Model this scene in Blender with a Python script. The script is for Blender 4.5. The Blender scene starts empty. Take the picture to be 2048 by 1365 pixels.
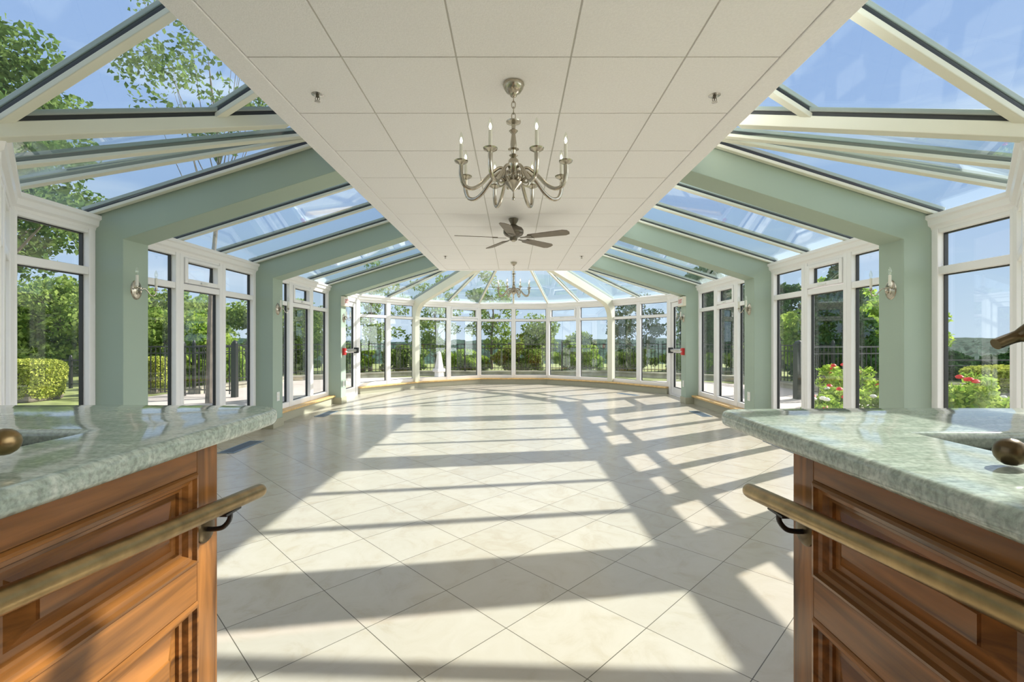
import bpy, bmesh, math, random
import numpy as np
from mathutils import Vector, Matrix
random.seed(7)
PI = math.pi
SC = bpy.context.scene
COL = SC.collection
F = 931.0          # focal length in pixels of the 2048 px frame
EYE = 1.12

# ------------------------------------------------------------------ camera, sky, sun, exposure
cam_d = bpy.data.cameras.new('camera'); cam = bpy.data.objects.new('camera', cam_d); COL.objects.link(cam)
cam_d.sensor_width = 36.0; cam_d.lens = F * 36.0 / 2048.0
cam_d.shift_x = -3.0 / 2048.0
cam_d.clip_start = 0.03; cam_d.clip_end = 3000
cam.location = (0, 0, EYE); cam.rotation_euler = (PI / 2, 0, 0)
SC.camera = cam
SC.view_settings.view_transform = 'Standard'; SC.view_settings.look = 'None'
SC.view_settings.gamma = 1.0; SC.view_settings.use_curve_mapping = False
SC.view_settings.exposure = 0.75

SUN_DIR = Vector((-1.17, -0.70, -1.0)).normalized()
sd = bpy.data.lights.new('sun', 'SUN'); sd.energy = 5.5; sd.angle = 0.0115; sd.color = (1.0, 0.93, 0.86)
sun = bpy.data.objects.new('sun', sd); COL.objects.link(sun)
sun.rotation_euler = SUN_DIR.to_track_quat('-Z', 'Y').to_euler(); sun.location = (30, 18, 26)

world = bpy.data.worlds.new('sky'); SC.world = world; world.use_nodes = True
nt = world.node_tree; nt.nodes.clear()
def N(t, kind, **kw):
    n = t.nodes.new(kind)
    for k, v in kw.items(): setattr(n, k, v)
    return n
wo = N(nt, 'ShaderNodeOutputWorld'); bg = N(nt, 'ShaderNodeBackground'); tc = N(nt, 'ShaderNodeTexCoord')
sep = N(nt, 'ShaderNodeSeparateXYZ'); cr = N(nt, 'ShaderNodeValToRGB')
nt.links.new(tc.outputs['Generated'], sep.inputs[0]); nt.links.new(sep.outputs['Z'], cr.inputs[0])
els = cr.color_ramp.elements
els[0].position = 0.0; els[0].color = (0.56, 0.68, 0.82, 1)
els[1].position = 1.0; els[1].color = (0.42, 0.42, 0.42, 1)
for p, c in ((0.10, (0.46, 0.60, 0.79, 1)), (0.25, (0.36, 0.49, 0.77, 1)), (0.50, (0.31, 0.44, 0.74, 1)), (0.62, (0.31, 0.43, 0.70, 1)), (0.78, (0.43, 0.44, 0.46, 1))):
    e = els.new(p); e.color = c
mp = N(nt, 'ShaderNodeMapping'); mp.inputs['Scale'].default_value = (1.2, 1.2, 9.0)
nz = N(nt, 'ShaderNodeTexNoise'); nz.inputs['Scale'].default_value = 2.2; nz.inputs['Detail'].default_value = 5
cr2 = N(nt, 'ShaderNodeValToRGB'); cr2.color_ramp.elements[0].position = 0.52; cr2.color_ramp.elements[1].position = 0.80
cr2.color_ramp.elements[1].color = (0.6, 0.6, 0.6, 1)
mx = N(nt, 'ShaderNodeMixRGB'); mx.inputs[2].default_value = (0.80, 0.87, 0.97, 1)
nt.links.new(tc.outputs['Generated'], mp.inputs[0]); nt.links.new(mp.outputs[0], nz.inputs['Vector'])
nt.links.new(nz.outputs['Fac'], cr2.inputs[0]); nt.links.new(cr2.outputs[0], mx.inputs[0])
nt.links.new(cr.outputs[0], mx.inputs[1])
# out-of-view sky glow, right and fainter left, added to brighten the arch sides
def fill_glow(d, lo, hi, col, prev):
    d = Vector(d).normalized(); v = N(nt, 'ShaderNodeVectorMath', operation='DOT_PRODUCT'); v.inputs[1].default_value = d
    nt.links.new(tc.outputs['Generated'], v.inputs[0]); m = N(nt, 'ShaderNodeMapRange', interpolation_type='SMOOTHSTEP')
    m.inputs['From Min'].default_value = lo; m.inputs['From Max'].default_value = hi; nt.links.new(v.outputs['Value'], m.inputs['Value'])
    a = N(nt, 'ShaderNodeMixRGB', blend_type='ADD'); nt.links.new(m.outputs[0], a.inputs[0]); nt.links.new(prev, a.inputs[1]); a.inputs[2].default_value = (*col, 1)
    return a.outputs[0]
k1 = fill_glow((0.99, -0.12, 0.12), 0.75, 0.93, (3.6, 3.45, 3.35), mx.outputs[0])
k2 = fill_glow((-0.95, -0.2, 0.40), 0.78, 0.94, (0.9, 0.87, 0.84), k1)
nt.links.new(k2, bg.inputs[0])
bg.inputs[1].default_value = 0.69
nt.links.new(bg.outputs[0], wo.inputs[0])

# ------------------------------------------------------------------ materials
MATS = {}
def principled(name, col, rough=0.6, metal=0.0, spec=0.5, noise=None, bump=None, coat=0.0):
    m = bpy.data.materials.new(name); m.use_nodes = True; t = m.node_tree
    b = t.nodes['Principled BSDF']
    b.inputs['Base Color'].default_value = (*col, 1); b.inputs['Roughness'].default_value = rough
    b.inputs['Metallic'].default_value = metal; b.inputs['Specular IOR Level'].default_value = spec
    b.inputs['Coat Weight'].default_value = coat
    if noise or bump:
        tcn = N(t, 'ShaderNodeTexCoord')
    if noise:
        sc, amt = noise[0], noise[1]
        n = N(t, 'ShaderNodeTexNoise'); n.inputs['Scale'].default_value = sc; n.inputs['Detail'].default_value = 6
        r = N(t, 'ShaderNodeValToRGB')
        r.color_ramp.elements[0].position = 0.3; r.color_ramp.elements[1].position = 0.7
        r.color_ramp.elements[0].color = (*[c * (1 - amt) for c in col], 1)
        r.color_ramp.elements[1].color = (*[min(1, c * (1 + amt)) for c in col], 1)
        t.links.new(tcn.outputs['Object'], n.inputs['Vector']); t.links.new(n.outputs['Fac'], r.inputs[0])
        t.links.new(r.outputs[0], b.inputs['Base Color'])
    if bump:
        n = N(t, 'ShaderNodeTexNoise'); n.inputs['Scale'].default_value = bump[0]; n.inputs['Detail'].default_value = 4
        bp = N(t, 'ShaderNodeBump'); bp.inputs['Strength'].default_value = bump[1]; bp.inputs['Distance'].default_value = 0.01
        t.links.new(tcn.outputs['Object'], n.inputs['Vector']); t.links.new(n.outputs['Fac'], bp.inputs['Height'])
        t.links.new(bp.outputs[0], b.inputs['Normal'])
    MATS[name] = m
    return m
white = principled('white_upvc', (0.90, 0.875, 0.865), 0.32)
cream = principled('cream_rafter', (0.74, 0.73, 0.60), 0.35)
sage = principled('sage_paint', (0.37, 0.455, 0.37), 0.62, noise=(1.5, 0.03))
tanbase = principled('taupe_base', (0.42, 0.40, 0.29), 0.5)
knee = principled('knee_wall_paint', (0.44, 0.42, 0.31), 0.6)
tile_w = principled('ceiling_tile', (0.93, 0.905, 0.915), 0.85, noise=(90, 0.03), bump=(160, 0.25))
grid_w = principled('ceiling_grid', (0.60, 0.58, 0.54), 0.6)
rubber = principled('black_gasket', (0.02, 0.022, 0.022), 0.5)
capm = principled('exterior_cap', (0.33, 0.36, 0.33), 0.4)
chrome = principled('brushed_nickel', (0.47, 0.43, 0.36), 0.24, 1.0)
steel = principled('chrome_fitting', (0.62, 0.6, 0.57), 0.2, 1.0)
pewter = principled('dark_pewter', (0.17, 0.15, 0.125), 0.34, 0.9)
bladem = principled('fan_blade', (0.20, 0.16, 0.125), 0.45, noise=(12, 0.12))
brass = principled('aged_brass', (0.36, 0.25, 0.12), 0.32, 1.0, noise=(30, 0.25))
bronze = principled('dark_bronze', (0.12, 0.085, 0.045), 0.33, 0.9)
blackiron = principled('black_iron', (0.015, 0.015, 0.016), 0.4)
ventm = principled('register_metal', (0.24, 0.31, 0.38), 0.4, 0.6)
candle = principled('candle_sleeve', (0.83, 0.80, 0.70), 0.5)
plastic = principled('white_plastic', (0.82, 0.82, 0.78), 0.35)
beige = principled('sign_housing', (0.80, 0.74, 0.58), 0.45)
red = principled('red_paint', (0.62, 0.03, 0.03), 0.35)
woodsill = principled('oak_sill', (0.72, 0.47, 0.19), 0.35, noise=(14, 0.15))
stonew = principled('white_stone', (0.76, 0.75, 0.72), 0.7, noise=(8, 0.05))
rock = principled('field_stone', (0.34, 0.32, 0.25), 0.85, noise=(3.5, 0.3), bump=(9, 0.7))
patio_m = principled('patio_stone', (0.56, 0.50, 0.46), 0.85, noise=(0.8, 0.12))
soil = principled('soil', (0.20, 0.17, 0.12), 0.9, noise=(4, 0.3))
bark = principled('bark', (0.17, 0.14, 0.11), 0.9, noise=(10, 0.3), bump=(14, 0.6))
plaster = principled('plaster_cream', (0.72, 0.70, 0.63), 0.8)
inner_dark = principled('bin_lining', (0.02, 0.02, 0.02), 0.5)
petal_r = principled('rose_petal', (0.78, 0.05, 0.06), 0.5)
petal_w = principled('white_petal', (0.85, 0.83, 0.78), 0.6)

def mk_glass(name, tint, r0=0.05):
    m = bpy.data.materials.new(name); m.use_nodes = True; t = m.node_tree; t.nodes.clear()
    o = N(t, 'ShaderNodeOutputMaterial'); tr = N(t, 'ShaderNodeBsdfTransparent'); gl = N(t, 'ShaderNodeBsdfGlossy')
    tr.inputs[0].default_value = (*tint, 1); gl.inputs['Roughness'].default_value = 0.0
    gl.inputs[0].default_value = (0.93, 1.0, 0.97, 1)
    lw = N(t, 'ShaderNodeLayerWeight'); lw.inputs[0].default_value = 0.5
    pw = N(t, 'ShaderNodeMath', operation='POWER'); pw.inputs[1].default_value = 5
    mu = N(t, 'ShaderNodeMath', operation='MULTIPLY_ADD'); mu.inputs[1].default_value = 1 - r0; mu.inputs[2].default_value = r0
    mi = N(t, 'ShaderNodeMixShader')
    t.links.new(lw.outputs['Facing'], pw.inputs[0]); t.links.new(pw.outputs[0], mu.inputs[0]); t.links.new(mu.outputs[0], mi.inputs[0])
    t.links.new(tr.outputs[0], mi.inputs[1]); t.links.new(gl.outputs[0], mi.inputs[2]); t.links.new(mi.outputs[0], o.inputs[0])
    return m
glass = mk_glass('window_glass', (0.975, 0.99, 0.985))
roofglass = mk_glass('roof_glass', (0.94, 0.985, 0.985), 0.04)
bulbglass = mk_glass('bulb_glass', (0.95, 0.95, 0.92), 0.15)

def emis(name, col, s):
    m = bpy.data.materials.new(name); m.use_nodes = True; t = m.node_tree; t.nodes.clear()
    o = N(t, 'ShaderNodeOutputMaterial'); e = N(t, 'ShaderNodeEmission'); e.inputs[0].default_value = (*col, 1); e.inputs[1].default_value = s
    t.links.new(e.outputs[0], o.inputs[0]); return m
lit = emis('lit_filament', (1.0, 0.86, 0.62), 12.0)

def leafmat(name, c1, c2, trans=0.35):
    m = bpy.data.materials.new(name); m.use_nodes = True; t = m.node_tree; t.nodes.clear()
    o = N(t, 'ShaderNodeOutputMaterial'); d = N(t, 'ShaderNodeBsdfDiffuse'); tl = N(t, 'ShaderNodeBsdfTranslucent'); mi = N(t, 'ShaderNodeMixShader')
    g = N(t, 'ShaderNodeNewGeometry'); r = N(t, 'ShaderNodeMixRGB'); r.inputs[1].default_value = (*c1, 1); r.inputs[2].default_value = (*c2, 1)
    t.links.new(g.outputs['Random Per Island'], r.inputs[0]); t.links.new(r.outputs[0], d.inputs[0]); t.links.new(r.outputs[0], tl.inputs[0])
    mi.inputs[0].default_value = trans
    t.links.new(d.outputs[0], mi.inputs[1]); t.links.new(tl.outputs[0], mi.inputs[2]); t.links.new(mi.outputs[0], o.inputs[0])
    return m
leaf_mid = leafmat('leaf_mid', (0.11, 0.20, 0.04), (0.36, 0.46, 0.12), 0.45)
leaf_dark = leafmat('leaf_dark', (0.015, 0.045, 0.015), (0.06, 0.13, 0.04), 0.2)
leaf_bright = leafmat('leaf_bright', (0.18, 0.33, 0.04), (0.46, 0.58, 0.12), 0.45)
leaf_hedge = leafmat('leaf_hedge', (0.24, 0.31, 0.05), (0.60, 0.63, 0.14), 0.25)
leaf_deep = leafmat('leaf_oak', (0.07, 0.14, 0.04), (0.24, 0.33, 0.10), 0.45)  # deeper green for the oak and birch leaves

def floor_mat():
    m = bpy.data.materials.new('cream_floor_tile'); m.use_nodes = True; t = m.node_tree; b = t.nodes['Principled BSDF']
    S = 0.3865
    g = N(t, 'ShaderNodeNewGeometry'); se = N(t, 'ShaderNodeSeparateXYZ'); t.links.new(g.outputs['Position'], se.inputs[0])
    def M(op, a, bb=None, c=None):
        n = N(t, 'ShaderNodeMath', operation=op)
        for i, v in enumerate((a, bb, c)):
            if v is None: continue
            if isinstance(v, (int, float)): n.inputs[i].default_value = v
            else: t.links.new(v, n.inputs[i])
        return n.outputs[0]
    k = 1 / math.sqrt(2)
    u = M('MULTIPLY', M('ADD', se.outputs['X'], se.outputs['Y']), k); v = M('MULTIPLY', M('SUBTRACT', se.outputs['X'], se.outputs['Y']), k)
    us = M('DIVIDE', M('SUBTRACT', u, 1.649), S); vs = M('DIVIDE', M('SUBTRACT', v, -1.690), S)
    fu = M('FLOOR', us); fv = M('FLOOR', vs)
    du = M('ABSOLUTE', M('SUBTRACT', M('SUBTRACT', us, fu), 0.5)); dv = M('ABSOLUTE', M('SUBTRACT', M('SUBTRACT', vs, fv), 0.5))
    edge = M('GREATER_THAN', M('MAXIMUM', du, dv), 0.5 - 0.0016 / S)
    cv = N(t, 'ShaderNodeCombineXYZ'); t.links.new(fu, cv.inputs[0]); t.links.new(fv, cv.inputs[1])
    wn = N(t, 'ShaderNodeTexWhiteNoise'); t.links.new(cv.outputs[0], wn.inputs['Vector'])
    off = N(t, 'ShaderNodeVectorMath', operation='MULTIPLY_ADD'); t.links.new(wn.outputs['Color'], off.inputs[0]); off.inputs[1].default_value = (7, 7, 7)
    t.links.new(g.outputs['Position'], off.inputs[2])
    n1 = N(t, 'ShaderNodeTexNoise'); n1.inputs['Scale'].default_value = 5.0; n1.inputs['Detail'].default_value = 8; n1.inputs['Roughness'].default_value = 0.65
    n1.inputs['Distortion'].default_value = 1.2
    t.links.new(off.outputs[0], n1.inputs['Vector'])
    r = N(t, 'ShaderNodeValToRGB'); e = r.color_ramp.elements
    e[0].position = 0.32; e[0].color = (0.46, 0.41, 0.32, 1); e[1].position = 0.70; e[1].color = (0.53, 0.495, 0.42, 1)
    e2 = e.new(0.48); e2.color = (0.505, 0.465, 0.385, 1)
    t.links.new(n1.outputs['Fac'], r.inputs[0])
    hv = N(t, 'ShaderNodeHueSaturation'); t.links.new(r.outputs[0], hv.inputs['Color'])
    t.links.new(M('MULTIPLY_ADD', wn.outputs['Value'], 0.09, 0.955), hv.inputs['Value'])
    mxx = N(t, 'ShaderNodeMixRGB'); t.links.new(edge, mxx.inputs[0]); t.links.new(hv.outputs[0], mxx.inputs[1]); mxx.inputs[2].default_value = (0.12, 0.11, 0.08, 1)
    t.links.new(mxx.outputs[0], b.inputs['Base Color'])
    n2 = N(t, 'ShaderNodeTexNoise'); n2.inputs['Scale'].default_value = 16; n2.inputs['Detail'].default_value = 5; t.links.new(g.outputs['Position'], n2.inputs['Vector'])
    t.links.new(M('MULTIPLY_ADD', n2.outputs['Fac'], 0.10, 0.17), b.inputs['Roughness'])
    bp = N(t, 'ShaderNodeBump'); bp.inputs['Strength'].default_value = 0.25; bp.inputs['Distance'].default_value = 0.002; bp.invert = True
    t.links.new(edge, bp.inputs['Height']); t.links.new(bp.outputs[0], b.inputs['Normal'])
    return m
def granite_mat():
    m = principled('green_granite', (0.3, 0.36, 0.3), 0.07, spec=0.6); t = m.node_tree; b = t.nodes['Principled BSDF']
    tcn = N(t, 'ShaderNodeTexCoord'); mp = N(t, 'ShaderNodeMapping'); mp.inputs['Rotation'].default_value = (0, 0, 0.9); mp.inputs['Scale'].default_value = (1.2, 5.0, 3)
    n = N(t, 'ShaderNodeTexNoise'); n.inputs['Scale'].default_value = 7; n.inputs['Detail'].default_value = 9; n.inputs['Roughness'].default_value = 0.72; n.inputs['Distortion'].default_value = 0.8
    n2 = N(t, 'ShaderNodeTexNoise'); n2.inputs['Scale'].default_value = 130; n2.inputs['Detail'].default_value = 3
    r = N(t, 'ShaderNodeValToRGB'); e = r.color_ramp.elements
    e[0].position = 0.33; e[0].color = (0.30, 0.36, 0.29, 1); e[1].position = 0.72; e[1].color = (0.62, 0.66, 0.57, 1)
    q = e.new(0.50); q.color = (0.42, 0.48, 0.40, 1); q = e.new(0.6); q.color = (0.52, 0.57, 0.48, 1)
    r2 = N(t, 'ShaderNodeValToRGB'); r2.color_ramp.elements[0].position = 0.35; r2.color_ramp.elements[0].color = (0.55, 0.55, 0.55, 1); r2.color_ramp.elements[1].position = 0.6
    mu = N(t, 'ShaderNodeMixRGB', blend_type='MULTIPLY'); mu.inputs[0].default_value = 0.7
    t.links.new(tcn.outputs['Object'], mp.inputs[0]); t.links.new(mp.outputs[0], n.inputs['Vector']); t.links.new(tcn.outputs['Object'], n2.inputs['Vector'])
    t.links.new(n.outputs['Fac'], r.inputs[0]); t.links.new(n2.outputs['Fac'], r2.inputs[0])
    t.links.new(r.outputs[0], mu.inputs[1]); t.links.new(r2.outputs[0], mu.inputs[2]); t.links.new(mu.outputs[0], b.inputs['Base Color'])
    return m
def wood_mat(name, c1, c2, vertical=False, rough=0.25):
    m = principled(name, c1, rough, coat=0.12, spec=0.4); t = m.node_tree; b = t.nodes['Principled BSDF']
    tcn = N(t, 'ShaderNodeTexCoord'); mp = N(t, 'ShaderNodeMapping')
    mp.inputs['Scale'].default_value = (22, 22, 1.6) if vertical else (22, 1.6, 22)
    n = N(t, 'ShaderNodeTexNoise'); n.inputs['Scale'].default_value = 1.5; n.inputs['Detail'].default_value = 7; n.inputs['Distortion'].default_value = 0.6
    r = N(t, 'ShaderNodeValToRGB'); e = r.color_ramp.elements
    e[0].position = 0.3; e[0].color = (*c1, 1); e[1].position = 0.72; e[1].color = (*c2, 1)
    t.links.new(tcn.outputs['Object'], mp.inputs[0]); t.links.new(mp.outputs[0], n.inputs['Vector']); t.links.new(n.outputs['Fac'], r.inputs[0])
    t.links.new(r.outputs[0], b.inputs['Base Color'])
    return m
def grass_mat():
    m = principled('lawn_grass', (0.24, 0.28, 0.09), 0.9, noise=(3.0, 0.35)); return m
floor_m = floor_mat(); granite = granite_mat(); grass = grass_mat()
wood = wood_mat('mahogany', (0.085, 0.036, 0.012), (0.38, 0.15, 0.035))
wood_v = wood_mat('mahogany_upright', (0.085, 0.036, 0.012), (0.38, 0.15, 0.035), True)
forest = principled('forest_hillside', (0.030, 0.058, 0.042), 0.95, spec=0.05, noise=(0.35, 0.8))
field = principled('distant_meadow', (0.17, 0.23, 0.09), 0.95, noise=(0.03, 0.3))

# ------------------------------------------------------------------ mesh helpers
class MB:
    def __init__(s, M=None): s.v = []; s.f = []; s.M = M or Matrix.Identity(4); s.smooth = False
    def add(s, vs, fs):
        o = len(s.v); s.v += [tuple(s.M @ Vector(v)) for v in vs]; s.f += [tuple(i + o for i in f) for f in fs]; return s
    def box(s, a, b):
        (x0, y0, z0), (x1, y1, z1) = a, b
        x0, x1 = min(x0, x1), max(x0, x1); y0, y1 = min(y0, y1), max(y0, y1); z0, z1 = min(z0, z1), max(z0, z1)
        return s.add([(x0,y0,z0),(x1,y0,z0),(x1,y1,z0),(x0,y1,z0),(x0,y0,z1),(x1,y0,z1),(x1,y1,z1),(x0,y1,z1)],
                     [(0,3,2,1),(4,5,6,7),(0,1,5,4),(1,2,6,5),(2,3,7,6),(3,0,4,7)])
    def beam(s, a, b, up, w, t0, t1):
        """bar from a to b; w wide; from t0 to t1 along up (made square to the bar)"""
        a, b = Vector(a), Vector(b); d = (b - a).normalized(); sd = d.cross(Vector(up)).normalized(); u = sd.cross(d).normalized()
        vs = []
        for p in (a, b):
            for (i, j) in ((-w/2, t0), (w/2, t0), (w/2, t1), (-w/2, t1)): vs.append(tuple(p + sd * i + u * j))
        return s.add(vs, [(0,1,2,3),(7,6,5,4),(0,4,5,1),(1,5,6,2),(2,6,7,3),(3,7,4,0)])
    def prism(s, poly, dvec):
        n = len(poly); d = Vector(dvec)
        vs = [tuple(p) for p in poly] + [tuple(Vector(p) + d) for p in poly]
        return s.add(vs, [tuple(range(n))[::-1], tuple(range(n, 2*n))] + [(i, (i+1) % n, (i+1) % n + n, i + n) for i in range(n)])
    def lathe(s, prof, c=(0,0,0), n=20, sx=1, sy=1):
        s.smooth = True; vs = []; fs = []
        for (r, z) in prof:
            for k in range(n):
                a = 2*PI*k/n; vs.append((c[0] + sx*r*math.cos(a), c[1] + sy*r*math.sin(a), c[2] + z))
        for i in range(len(prof)-1):
            for k in range(n):
                k2 = (k+1) % n; fs.append((i*n+k, i*n+k2, (i+1)*n+k2, (i+1)*n+k))
        if prof[0][0] > 1e-6: fs.append(tuple(range(n))[::-1])
        if prof[-1][0] > 1e-6: fs.append(tuple((len(prof)-1)*n + k for k in range(n)))
        return s.add(vs, fs)
    def tube(s, pts, rad, n=10, cap=True):
        s.smooth = True; pts = [Vector(p) for p in pts]
        if not hasattr(rad, '__len__'): rad = [rad]*len(pts)
        vs = []; fs = []; pu = None
        for i, p in enumerate(pts):
            d = (pts[min(i+1, len(pts)-1)] - pts[max(i-1, 0)]).normalized()
            if pu is None:
                ref = Vector((0,0,1)) if abs(d.z) < 0.9 else Vector((1,0,0)); pu = (ref - d*ref.dot(d)).normalized()
            else: pu = (pu - d*pu.dot(d)).normalized()
            w = d.cross(pu)
            for k in range(n):
                a = 2*PI*k/n; vs.append(tuple(p + (pu*math.cos(a) + w*math.sin(a))*rad[i]))
        for i in range(len(pts)-1):
            for k in range(n):
                k2 = (k+1) % n; fs.append((i*n+k, i*n+k2, (i+1)*n+k2, (i+1)*n+k))
        if cap: fs.append(tuple(range(n))[::-1]); fs.append(tuple((len(pts)-1)*n + k for k in range(n)))
        return s.add(vs, fs)
    def sweep(s, pts, prof, cap=True):
        """prof [(w, z)] swept along 2D pts; w is measured to the left of the path; mitred"""
        m = len(pts); dirs = [(Vector(pts[i+1]) - Vector(pts[i])).normalized() for i in range(m-1)]; vs = []; fs = []; k = len(prof)
        for i in range(m):
            d0 = dirs[max(i-1, 0)]; d1 = dirs[min(i, m-2)]
            n0 = Vector((-d0.y, d0.x)); n1 = Vector((-d1.y, d1.x)); b = (n0 + n1).normalized(); sc = 1/max(0.2, b.dot(n0))
            for (w, z) in prof: vs.append((pts[i][0] + b.x*w*sc, pts[i][1] + b.y*w*sc, z))
        for i in range(m-1):
            for j in range(k):
                j2 = (j+1) % k; fs.append((i*k+j, (i+1)*k+j, (i+1)*k+j2, i*k+j2))
        if cap: fs.append(tuple(range(k))); fs.append(tuple((m-1)*k + j for j in range(k))[::-1])
        return s.add(vs, fs)
    def build(s, name, mat, parent=None, bevel=0.0, ang=35):
        me = bpy.data.meshes.new(name); me.from_pydata(s.v, [], s.f); me.materials.append(mat); 
        bm = bmesh.new(); bm.from_mesh(me); bmesh.ops.recalc_face_normals(bm, faces=bm.faces); bm.to_mesh(me); bm.free()
        if s.smooth:
            me.polygons.foreach_set('use_smooth', [True]*len(me.polygons)); me.set_sharp_from_angle(angle=math.radians(ang))
        me.update()
        o = bpy.data.objects.new(name, me); COL.objects.link(o)
        if parent is not None:
            o.parent = parent; o.matrix_parent_inverse = parent.matrix_world.inverted() if False else Matrix.Translation(-parent.location) if parent.rotation_euler.z == 0 else (Matrix.Translation(parent.location) @ parent.rotation_euler.to_matrix().to_4x4()).inverted()
        if bevel:
            b = o.modifiers.new('bevel', 'BEVEL'); b.width = bevel; b.segments = 2; b.limit_method = 'ANGLE'
        return o
def tag(o, label=None, cat=None, group=None, kind=None):
    if label: o['label'] = label
    if cat: o['category'] = cat
    if group: o['group'] = group
    if kind: o['kind'] = kind
    return o
def thing(name, loc, label, cat, group=None, rz=0.0):
    o = bpy.data.objects.new(name, None); o.empty_display_size = 0.1; COL.objects.link(o); o.location = loc; o.rotation_euler = (0, 0, rz)
    return tag(o, label, cat, group)
# children of a thing are modelled in the thing's own local frame:
def part(mb, name, mat, par, bevel=0.0, ang=35):
    o = mb.build(name, mat, None, bevel, ang); o.parent = par; return o
def copy_tree(o, parent=None):
    c = o.copy(); COL.objects.link(c); c.parent = parent
    for ch in [x for x in o.children]: copy_tree(ch, c)
    return c
def struct(mb, name, mat, label=None, bevel=0.0):
    o = mb.build(name, mat, None, bevel); o['kind'] = 'structure'
    if label: o['label'] = label
    return o
CNT = {'window': 0, 'door': 0, 'trim': 0, 'wall': 0}
def nm(k): CNT[k] += 1; return '%s_%d' % (k, CNT[k])
def arc(c, r, a0, a1, n):  # 2D arc points
    return [(c[0] + r*math.cos(math.radians(a0 + (a1-a0)*i/n)), c[1] + r*math.sin(math.radians(a0 + (a1-a0)*i/n))) for i in range(n+1)]
def spline(pts, n=6):     # Catmull-Rom through 3D points
    P = [Vector(p) for p in pts]; P = [P[0]*2 - P[1]] + P + [P[-1]*2 - P[-2]]; out = []
    for i in range(1, len(P)-2):
        for k in range(n):
            t = k/n
            out.append(0.5*((2*P[i]) + (-P[i-1]+P[i+1])*t + (2*P[i-1]-5*P[i]+4*P[i+1]-P[i+2])*t*t + (-P[i-1]+3*P[i]-3*P[i+1]+P[i+2])*t**3))
    out.append(P[-2]); return out

# ------------------------------------------------------------------ room dimensions (metres)
XW = 3.31; XI = 3.06; XC = 1.56; ZC = 2.455; ZE = 2.12     # wall plane, pilaster face, soffit edge, soffit height, eave
XS = 1.387; K = 0.884
YF = 8.81                                                  # far edge of the soffit
AR = [(3.65, 3.90), (5.92, 6.17), (8.26, 8.50)]
P0 = (3.31, 9.85); P1 = (2.36, 11.15); P2 = (0.905, 12.20)
NC = (3.31, 3.02); NW = (2.45, 2.16); YB = -1.3
def zg(x): return 2.665 - (2.665 - ZE) * (abs(x) - XC) / (XW - XC)     # roof glass plane of the long sides
def mir(p): return (-p[0],) + tuple(p[1:])

# floor and ceiling
poly = [(3.36, YB), (3.36, 9.86), (2.40, 11.19), (0.92, 12.25), (-0.92, 12.25), (-2.40, 11.19), (-3.36, 9.86), (-3.36, YB)]
struct(MB().prism([(x, y, -0.12) for x, y in poly], (0, 0, 0.12)), 'floor', floor_m, 'cream stone tiles laid diagonally with thin dark grout')

c = MB()
XT = 1.255; TT = 0.5395
xs = [-XT, -1.5*TT, -0.5*TT, 0.5*TT, 1.5*TT, XT]
ys = [2.188 + TT*k for k in range(-6, 13)]; ys = [YB + 0.14] + [y for y in ys if y > YB + 0.3 and y < YF - 0.3] + [YF - 0.14]
for i in range(len(xs)-1):
    for j in range(len(ys)-1):
        g = 0.004; c.box((xs[i]+g, ys[j]+g, ZC), (xs[i+1]-g, ys[j+1]-g, ZC+0.03))
ceil = struct(c, 'ceiling', tile_w, 'flat white tiled ceiling panel between the glass roofs', 0.002)
o = MB().box((-XT-.01, YB+0.1, ZC+0.006), (XT+.01, YF-0.1, ZC+0.05)).build('ceiling_grid', grid_w, None); o.parent = ceil
b = MB()
b.box((-XS, YB, ZC-0.006), (-XT, YF, ZC+0.40)).box((XT, YB, ZC-0.006), (XS, YF, ZC+0.40))
b.box((-XT, YF-0.14, ZC-0.006), (XT, YF, ZC+0.40)).box((-XT, YB, ZC-0.006), (XT, YB+0.14, ZC+0.40)).box((-XS, YB, ZC+0.40), (XS, YF, ZC+0.44))
o = b.build('ceiling_border', plaster, None, 0.004); o.parent = ceil; tile_w
o.data.materials[0] = tile_w

# sage painted portal arches
for k, (y0, y1) in enumerate(AR):
    for sx in (1, -1):
        pl = [(XW+0.03, 0), (XW+0.03, zg(XW)-0.02), (1.37, zg(1.37)-0.02), (1.37, 1.92 + 0.32*(XI-1.37)), (XI, 1.92), (XI, 0)]
        m = MB().prism([(sx*x, y0, z) for x, z in pl], (0, y1-y0, 0))
        struct(m, nm('trim'), sage, '%s sage green portal arch, %s from the counters' % ('right' if sx > 0 else 'left', ('first', 'second', 'third')[k]), 0.004)
        m = MB().box((sx*(XI-0.012), y0-0.012, 0), (sx*(XW+0.01), y1+0.012, 0.115))
        struct(m, 'baseboard_' + ('right' if sx > 0 else 'left'), tanbase, None, 0.003)

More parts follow.
